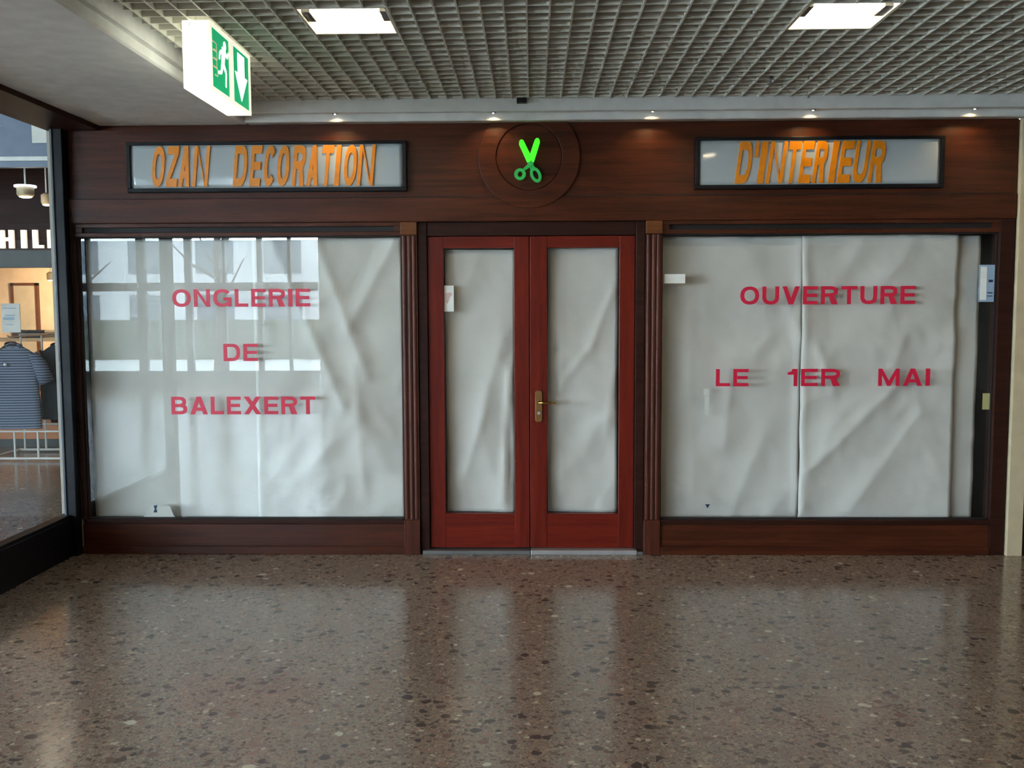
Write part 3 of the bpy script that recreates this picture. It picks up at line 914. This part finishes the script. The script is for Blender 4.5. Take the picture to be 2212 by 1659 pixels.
# ------------------------------------------------------------------ glazed wall of the neighbouring shop at the left
gw = struct(empty('window_3', (-3.12, -0.9, 0)), 'black framed glass wall at the left edge')
B(-3.19, -3.10, -1.80, 0.0, 0.0, 0.262).build('base_panel', 'blackmetal', gw, bevel=0.004)
B(-3.18, -3.106, -1.80, 0.0, 0.262, 0.282).build('bottom_rail', 'blackmetal', gw, bevel=0.003)
B(-3.124, -3.064, -0.075, -0.001, 0.0, 2.86).build('corner_post', 'blackmetal', gw, bevel=0.004)
B(-3.140, -3.124, -0.085, -0.005, 0.282, 2.83).build('inner_bead', 'greymetal', gw, bevel=0.003)
B(-3.18, -3.09, -1.80, -1.72, 0.0, 2.86).build('end_post', 'blackmetal', gw, bevel=0.004)
B(-3.124, -3.116, -1.72, -0.086, 0.282, 2.83).build('pane', 'glassflat', gw)
B(-3.19, -2.842, -1.80, -0.001, 2.832, 2.90).build('head_panel', 'darkwood', gw, bevel=0.003)
B(-3.19, -3.10, -9.0, 0.0, 2.90, 3.8).build('upper_panel', 'bulk', gw)
struct(B(-3.10, -2.84, -9.0, -1.8, 2.862, 2.9).build('trim_4', 'bulk'), 'grey soffit edge past the glass wall')

# ------------------------------------------------------------------ the clothes shop seen through that glass
fx = empty('shop_fascia', (-5.4, 3.5, 2.1), 'dark fascia with lit letters HILD seen through the left glass', 'sign')
B(-9.0, -3.6, 3.5, 3.6, 2.275, 3.8).build('fascia_board', 'darkwood', fx)
B(-9.0, -3.6, 3.46, 3.6, 2.100, 2.275).build('fascia_band', 'slate', fx)
for c, a, b in [('H', -5.500, -5.352), ('I', -5.275, -5.221), ('L', -5.154, -5.046), ('D', -5.000, -4.850)]:
    letter(c, a, b, 2.297, 2.484, 3.47, 3.50, 'letterlit', fx, 0.27, 0.2 if c != 'L' else 0.17)
struct(B(-9.0, -3.06, 7.6, 7.7, 0, 3.8).build('wall_shop_back', 'warmwall'), 'warm beige back wall of the clothes shop')
struct(B(-9.1, -9.0, 0, 7.6, 0, 3.8).build('wall_shop_left', 'warmwall'), 'warm beige side wall of the clothes shop')
struct(B(-3.2, -3.06, 0.0, 9.4, 0, 3.8).build('wall_shop_right', 'wallgrey'), 'grey wall between the clothes shop and the wooden front')
struct(B(-9.0, -3.2, 3.6, 7.6, 2.50, 2.55).build('ceiling_shop', 'warmwall'), 'warm ceiling of the clothes shop')
dr = empty('stockroom_door', (-7.6, 7.6, 0), 'beige door in the back wall of the clothes shop', 'door')
B(-7.62, -7.30, 7.555, 7.598, 0.0, 2.02).build('door_panel', 'beige', dr)
B(-7.66, -7.62, 7.54, 7.598, 0.0, 2.06).build('door_frame', 'honey', dr)
B(-7.30, -7.26, 7.54, 7.598, 0.0, 2.06).build('door_frame', 'honey', dr)
B(-7.66, -7.26, 7.54, 7.598, 2.02, 2.06).build('door_frame', 'honey', dr)
# beam with a pale strip and a blue-grey upper panel in front of the fascia
ub = empty('upper_beam', (-5.0, 2.0, 2.95), 'blue-grey overhead panel with a pale strip behind the left glass', 'panel')
B(-9.0, -3.2, 2.0, 2.06, 2.985, 3.8).build('upper_panel', 'bluegrey', ub)
B(-9.0, -3.2, 1.96, 2.06, 2.950, 2.985).build('pale_strip', 'white', ub)
B(-9.0, -3.2, 1.99, 2.06, 2.900, 2.950).build('lower_edge', 'bluegrey', ub)
tag(B(-4.335, -4.188, 1.985, 1.998, 3.105, 3.278).build('white_board', 'label'), 'white square board on the blue-grey overhead panel', 'board')


def shoplamp(x, y, z, r, label, power, up, disc=False):
    e = empty('track_spotlight', (x, y, z), label, 'lamp', 'spotlights of the clothes shop')
    MB().tube([(x, y, z + 0.10), (x, y, 3.8 if up is None else up)], 0.008, 8).build('stem', 'white', e)
    MB().lathe((x, y, z), [(r * 0.8, 0.0), (r, 0.02), (r, 0.09), (r * 0.4, 0.11)], 16).build('shade', 'beige', e, smooth=True)
    MB().lathe((x, y, z - 0.012), [(r * 0.4, 0.0), (r * 0.7, 0.006), (r * 0.7, 0.013)], 14).build('bulb', 'shopbulb', e)
    if disc:
        MB().lathe((x, y, z + 0.085), [(r * 1.25, 0.0), (r * 1.3, 0.008), (r * 1.25, 0.018)], 20).build('glowing_disc', 'cooldisc', e)
    ld = bpy.data.lights.new('lamp_light', 'SPOT' if up else 'POINT'); ld.energy = power; ld.color = (1.0, 0.80, 0.58); ld.shadow_soft_size = 0.05
    if up:
        ld.spot_size = math.radians(150); ld.spot_blend = 0.6
    lo = bpy.data.objects.new('lamp_light', ld); COL.objects.link(lo); lo.parent = e; lo.location = (0, 0, -0.09)
    if up:
        lo.rotation_euler = (math.radians(62), 0, 0)          # aimed at the back of the shop


shoplamp(-4.66, 2.45, 2.70, 0.075, 'bright spotlight hanging before the dark fascia behind the left glass', 2, None, True)
shoplamp(-4.62, 2.75, 2.66, 0.05, 'smaller spotlight right of the bright one behind the left glass', 1, None)
shoplamp(-6.42, 6.3, 2.06, 0.05, 'warm spotlight inside the clothes shop by the beige door', 160, 2.5)
shoplamp(-6.3, 4.9, 2.28, 0.05, 'warm spotlight under the clothes shop ceiling near the entrance', 26, 2.5)
shoplamp(-5.2, 5.4, 2.28, 0.05, 'warm spotlight over the peach counter of the clothes shop', 70, 2.5)

# the clothes rack
rk = empty('clothes_rack', (-5.6, 4.1, 0), 'white metal clothes rack on the terrazzo behind the left glass', 'clothes rack')
for y in (3.95, 4.62):
    MB().tube([(-6.02, y, 0.03), (-5.06, y, 0.03)], 0.014, 10).build('foot_rail', 'white', rk)
    for x in (-5.95, -5.70, -5.44, -5.12):
        MB().tube([(x, y, 0.03), (x, y, 0.33 if y < 4 else 1.38)], 0.012, 10).build('upright', 'white', rk)
    MB().tube([(-6.0, y, 0.33), (-5.08, y, 0.33)], 0.010, 10).build('tie_rail', 'white', rk)
for x in (-6.02, -5.06):
    MB().tube([(x, 3.95, 0.03), (x, 4.62, 0.03)], 0.014, 10).build('cross_rail', 'white', rk)
MB().tube([(-5.97, 4.62, 1.38), (-5.10, 4.62, 1.38)], 0.012, 10).build('top_rail', 'steel', rk)
for x in (-5.62, -5.25):
    MB().tube([(x, 4.62, 1.38), (x, 3.78, 1.372), (x, 3.765, 1.39)], 0.009, 10).build('hanging_arm', 'steel', rk)


def shirt(x, y, zt, w, h, mat, label, rot=0.0, sleeve=0.34):
    e = empty('shirt', (x, y, zt - h), label, 'shirt', 'tops on the clothes rack')
    ca, sa = math.cos(rot), math.sin(rot)

    def tr(m):
        for p in m.v:
            dx, dy = p.x - x, p.y - y
            p.x = x + dx * ca - dy * sa; p.y = y + dx * sa + dy * ca
        return m
    sec = [(0.0, 0.50, 0.055), (0.25, 0.48, 0.060), (0.55, 0.46, 0.065), (0.80, 0.47, 0.070), (0.90, 0.43, 0.060), (0.965, 0.26, 0.045), (1.0, 0.15, 0.035)]
    m = MB(); n = 28
    for t, a, d in sec:
        for i in range(n):
            th_ = 2 * PI * i / n
            fold = 1 + 0.10 * math.sin(th_ * 7 + t * 2) * (1 - t)
            c, s_ = math.cos(th_), math.sin(th_)
            m.v.append(Vector((x + w * a * math.copysign(abs(c) ** 0.7, c), y + d * fold * math.copysign(abs(s_) ** 0.8, s_), zt - h + h * t)))
    for q in range(len(sec) - 1):
        for i in range(n):
            m.f.append((q * n + i, q * n + (i + 1) % n, (q + 1) * n + (i + 1) % n, (q + 1) * n + i))
    tr(m).build('body', mat, e, smooth=True)
    for sgn in (-1, 1):
        tb = MB().tube([(x + sgn * w * 0.36, y, zt - 0.10 * h), (x + sgn * w * 0.50, y, zt - 0.22 * h), (x + sgn * w * 0.64, y - 0.01, zt - (0.22 + sleeve * 0.75) * h)], [0.055, 0.075, 0.082], 14, True)
        tr(tb).build('sleeve', mat, e, smooth=True)
    tr(MB().strip([(x + w * 0.15 * math.cos(t), zt + 0.004 + 0.03 * math.sin(t)) for t in [2 * PI * i / 20 for i in range(20)]],
                  [(x + w * 0.115 * math.cos(t), zt + 0.006 + 0.02 * math.sin(t)) for t in [2 * PI * i / 20 for i in range(20)]], y - 0.045, y + 0.03, True)).build('collar', mat, e)
    tr(MB().tube([(x - w * 0.3, y, zt - 0.05), (x, y, zt + 0.03), (x, y, zt + 0.075), (x + 0.012, y, zt + 0.09)], 0.005, 8)).build('hanger', 'steel', e)
    return e


s1 = shirt(-5.62, 3.88, 1.27, 0.52, 0.90, 'knit', 'blue-grey striped knit top on the front of the clothes rack', 0.10, 0.30)
tagm = MB().lathe((-5.67, 3.78, 1.06), [(0.010, 0.0), (0.020, 0.012), (0.018, 0.03)], 12).build('price_tag', 'label', s1)
shirt(-5.25, 4.10, 1.27, 0.44, 0.82, 'charcoal', 'dark charcoal top hanging to the right of the striped one', 0.06)
shirt(-5.25, 4.32, 1.27, 0.44, 0.88, 'navy', 'navy top hanging behind the charcoal one on the rack', 0.06)
shirt(-5.95, 4.42, 1.27, 0.40, 0.86, 'charcoal', 'dark top hidden behind the striped one on the rack', 0.06)
# sign card in its holder above the rack
cd = empty('sign_card', (-5.60, 3.8, 1.375), 'white printed sign card standing above the clothes rack', 'sign')
MB().tube([(-5.60, 3.80, 1.375), (-5.60, 3.80, 1.43)], 0.006, 8).build('holder', 'steel', cd)
B(-5.695, -5.495, 3.795, 3.805, 1.42, 1.732).build('card', 'label', cd)
for x0, x1, z0, z1 in [(-5.68, -5.53, 1.675, 1.685), (-5.66, -5.55, 1.60, 1.612), (-5.68, -5.56, 1.555, 1.585), (-5.65, -5.57, 1.50, 1.508)]:
    B(x0, x1, 3.792, 3.7955, z0, z1).build('print_line', 'blueprint', cd)
# low peach counter with folded clothes
ct = empty('display_counter', (-5.9, 5.2, 0), 'low peach display counter behind the clothes rack', 'counter')
B(-6.9, -5.55, 5.0, 5.5, 0.10, 0.60).build('body', 'peach', ct, bevel=0.006)
B(-6.85, -5.60, 5.03, 5.47, 0.0, 0.10).build('plinth', 'slate', ct)
B(-6.95, -5.50, 4.97, 5.53, 0.60, 0.64).build('top', 'peach', ct, bevel=0.004)
t2 = empty('shelf_table', (-6.2, 5.9, 0), 'pale shelf table deep in the clothes shop', 'table')
B(-7.2, -5.9, 5.75, 6.15, 1.26, 1.30).build('top', 'beige', t2, bevel=0.004)
for x in (-7.15, -5.95):
    B(x - 0.02, x + 0.02, 5.80, 6.10, 0.0, 1.26).build('leg', 'white', t2)
for k, (x, mt) in enumerate([(-6.42, 'charcoal'), (-6.22, 'beige'), (-6.62, 'charcoal'), (-6.04, 'slate')]):
    e = empty('folded_garment', (x, 5.92, 1.30), ['dark folded garment in the middle of the shelf table', 'pale folded garment on the shelf table', 'dark folded garment at the left on the shelf table', 'grey folded garment at the right end of the shelf table'][k], 'garment', 'folded clothes on the shelf table')
    for q in range(3):
        B(x - 0.085 + 0.004 * q, x + 0.085 - 0.003 * q, 5.83, 6.02, 1.30 + 0.035 * q, 1.333 + 0.035 * q).build('fold', mt, e, bevel=0.012)

# ------------------------------------------------------------------ the rest of the hall behind the camera
struct(B(-4.6, 9.0, -14.3, -14.1, 0, 3.8).build('wall_back', 'wallgrey'), 'plain wall at the back of the hall')
struct(B(9.0, 9.2, -14.3, 0.2, 0, 3.8).build('wall_right', 'wallgrey'), 'plain wall at the right of the hall')
struct(B(-12.2, -9.0, -0.2, 0.0, 0, 3.8).build('wall_left', 'wallgrey'), 'plain wall at the far left of the hall')


def glazing(name, along, p, a, b, mull, label):
    w = struct(empty(name, ((a + b) / 2, p, 0) if along == 'X' else (p, (a + b) / 2, 0)), label)

    def bar(nm, u0, u1, d0, d1, z0, z1, mat):
        if along == 'X': B(u0, u1, p + d0, p + d1, z0, z1).build(nm, mat, w)
        else: B(p + d0, p + d1, u0, u1, z0, z1).build(nm, mat, w)
    bar('base_wall', a, b, -0.05, 0.05, 0.0, 0.24, 'slate')
    bar('sill', a, b, -0.08, 0.08, 0.24, 0.34, 'slate')
    bar('transom', a, b, -0.05, 0.05, 2.06, 2.24, 'slate')
    bar('head', a, b, -0.06, 0.06, 3.45, 3.8, 'slate')
    for u, t_ in mull:
        bar('mullion', u - t_, u + t_, -0.06, 0.06, 0.34, 3.45, 'slate')
    us = [a] + [u for u, _ in mull] + [b]
    for u0, u1 in zip(us, us[1:]):
        bar('pane', u0, u1, -0.004, 0.004, 0.34, 2.06, 'glassflat')
        bar('pane', u0, u1, -0.004, 0.004, 2.24, 3.45, 'glassflat')


glazing('window_4', 'X', -14.0, -12.1, -4.6, [(-11.0, 0.04), (-9.55, 0.04), (-8.40, 0.09), (-7.38, 0.07), (-6.6, 0.03), (-5.84, 0.05), (-5.2, 0.03)], 'glazed wall behind the camera')
glazing('added_window_5', 'Y', -12.1, -14.0, -0.2, [(-12.0, 0.05), (-10.0, 0.05), (-8.0, 0.05), (-6.0, 0.05), (-4.0, 0.05), (-2.0, 0.05)], 'unseen glazed wall at the far left of the hall, added for more daylight')  # unseen glazing, added to let more daylight onto the shop front

# outdoors, seen only in reflections
struct(B(-60, 40, -60, -14.6, -0.3, -0.1).build('ground_outside', 'paving'), 'pale paving outside the hall')
struct(B(-60, -14, -14.6, 30, -0.3, -0.1).build('ground_outside_left', 'paving'), 'pale paving left of the hall')
hb = empty('opposite_building', (-18, -34, -0.1), 'pale building across the street, seen only in reflections', 'building')
B(-24, -6, -36, -34, -0.1, 4.6).build('wall', 'render', hb)
for i in range(6):
    for z in (0.9, 3.2):
        B(-23 + 2.9 * i, -21.4 + 2.9 * i, -34.05, -33.98, z, z + 1.4).build('window', 'winpane', hb)
hg = B(-22, -6, -28.4, -27.0, -0.1, 1.30).build('hedge', 'hedge')
tag(hg, 'dark clipped hedge across the paving, seen only in reflections', 'hedge')
for k, (x, y) in enumerate([(-12.6, -18.5), (-8.6, -19.5)]):
    t = empty('bare_tree', (x, y, -0.1), ['bare tree on the paving outside, farther left', 'bare tree on the paving outside, nearer the wall'][k], 'tree', 'bare trees outside')
    MB().tube([(x, y, -0.1), (x + 0.1, y, 1.6), (x, y, 3.2), (x + 0.2, y, 5.0)], [0.16, 0.13, 0.10, 0.05], 10).build('trunk', 'bark', t, smooth=True)
    rr = random.Random(k)
    for q in range(9):
        z = 1.9 + 0.3 * q; a = rr.uniform(0, 6.28); L = rr.uniform(0.9, 1.9)
        MB().tube([(x, y, z), (x + L * 0.5 * math.cos(a), y + L * 0.5 * math.sin(a), z + 0.4), (x + L * math.cos(a), y + L * math.sin(a), z + 1.1)], [0.05, 0.035, 0.012], 6).build('branch', 'bark', t)
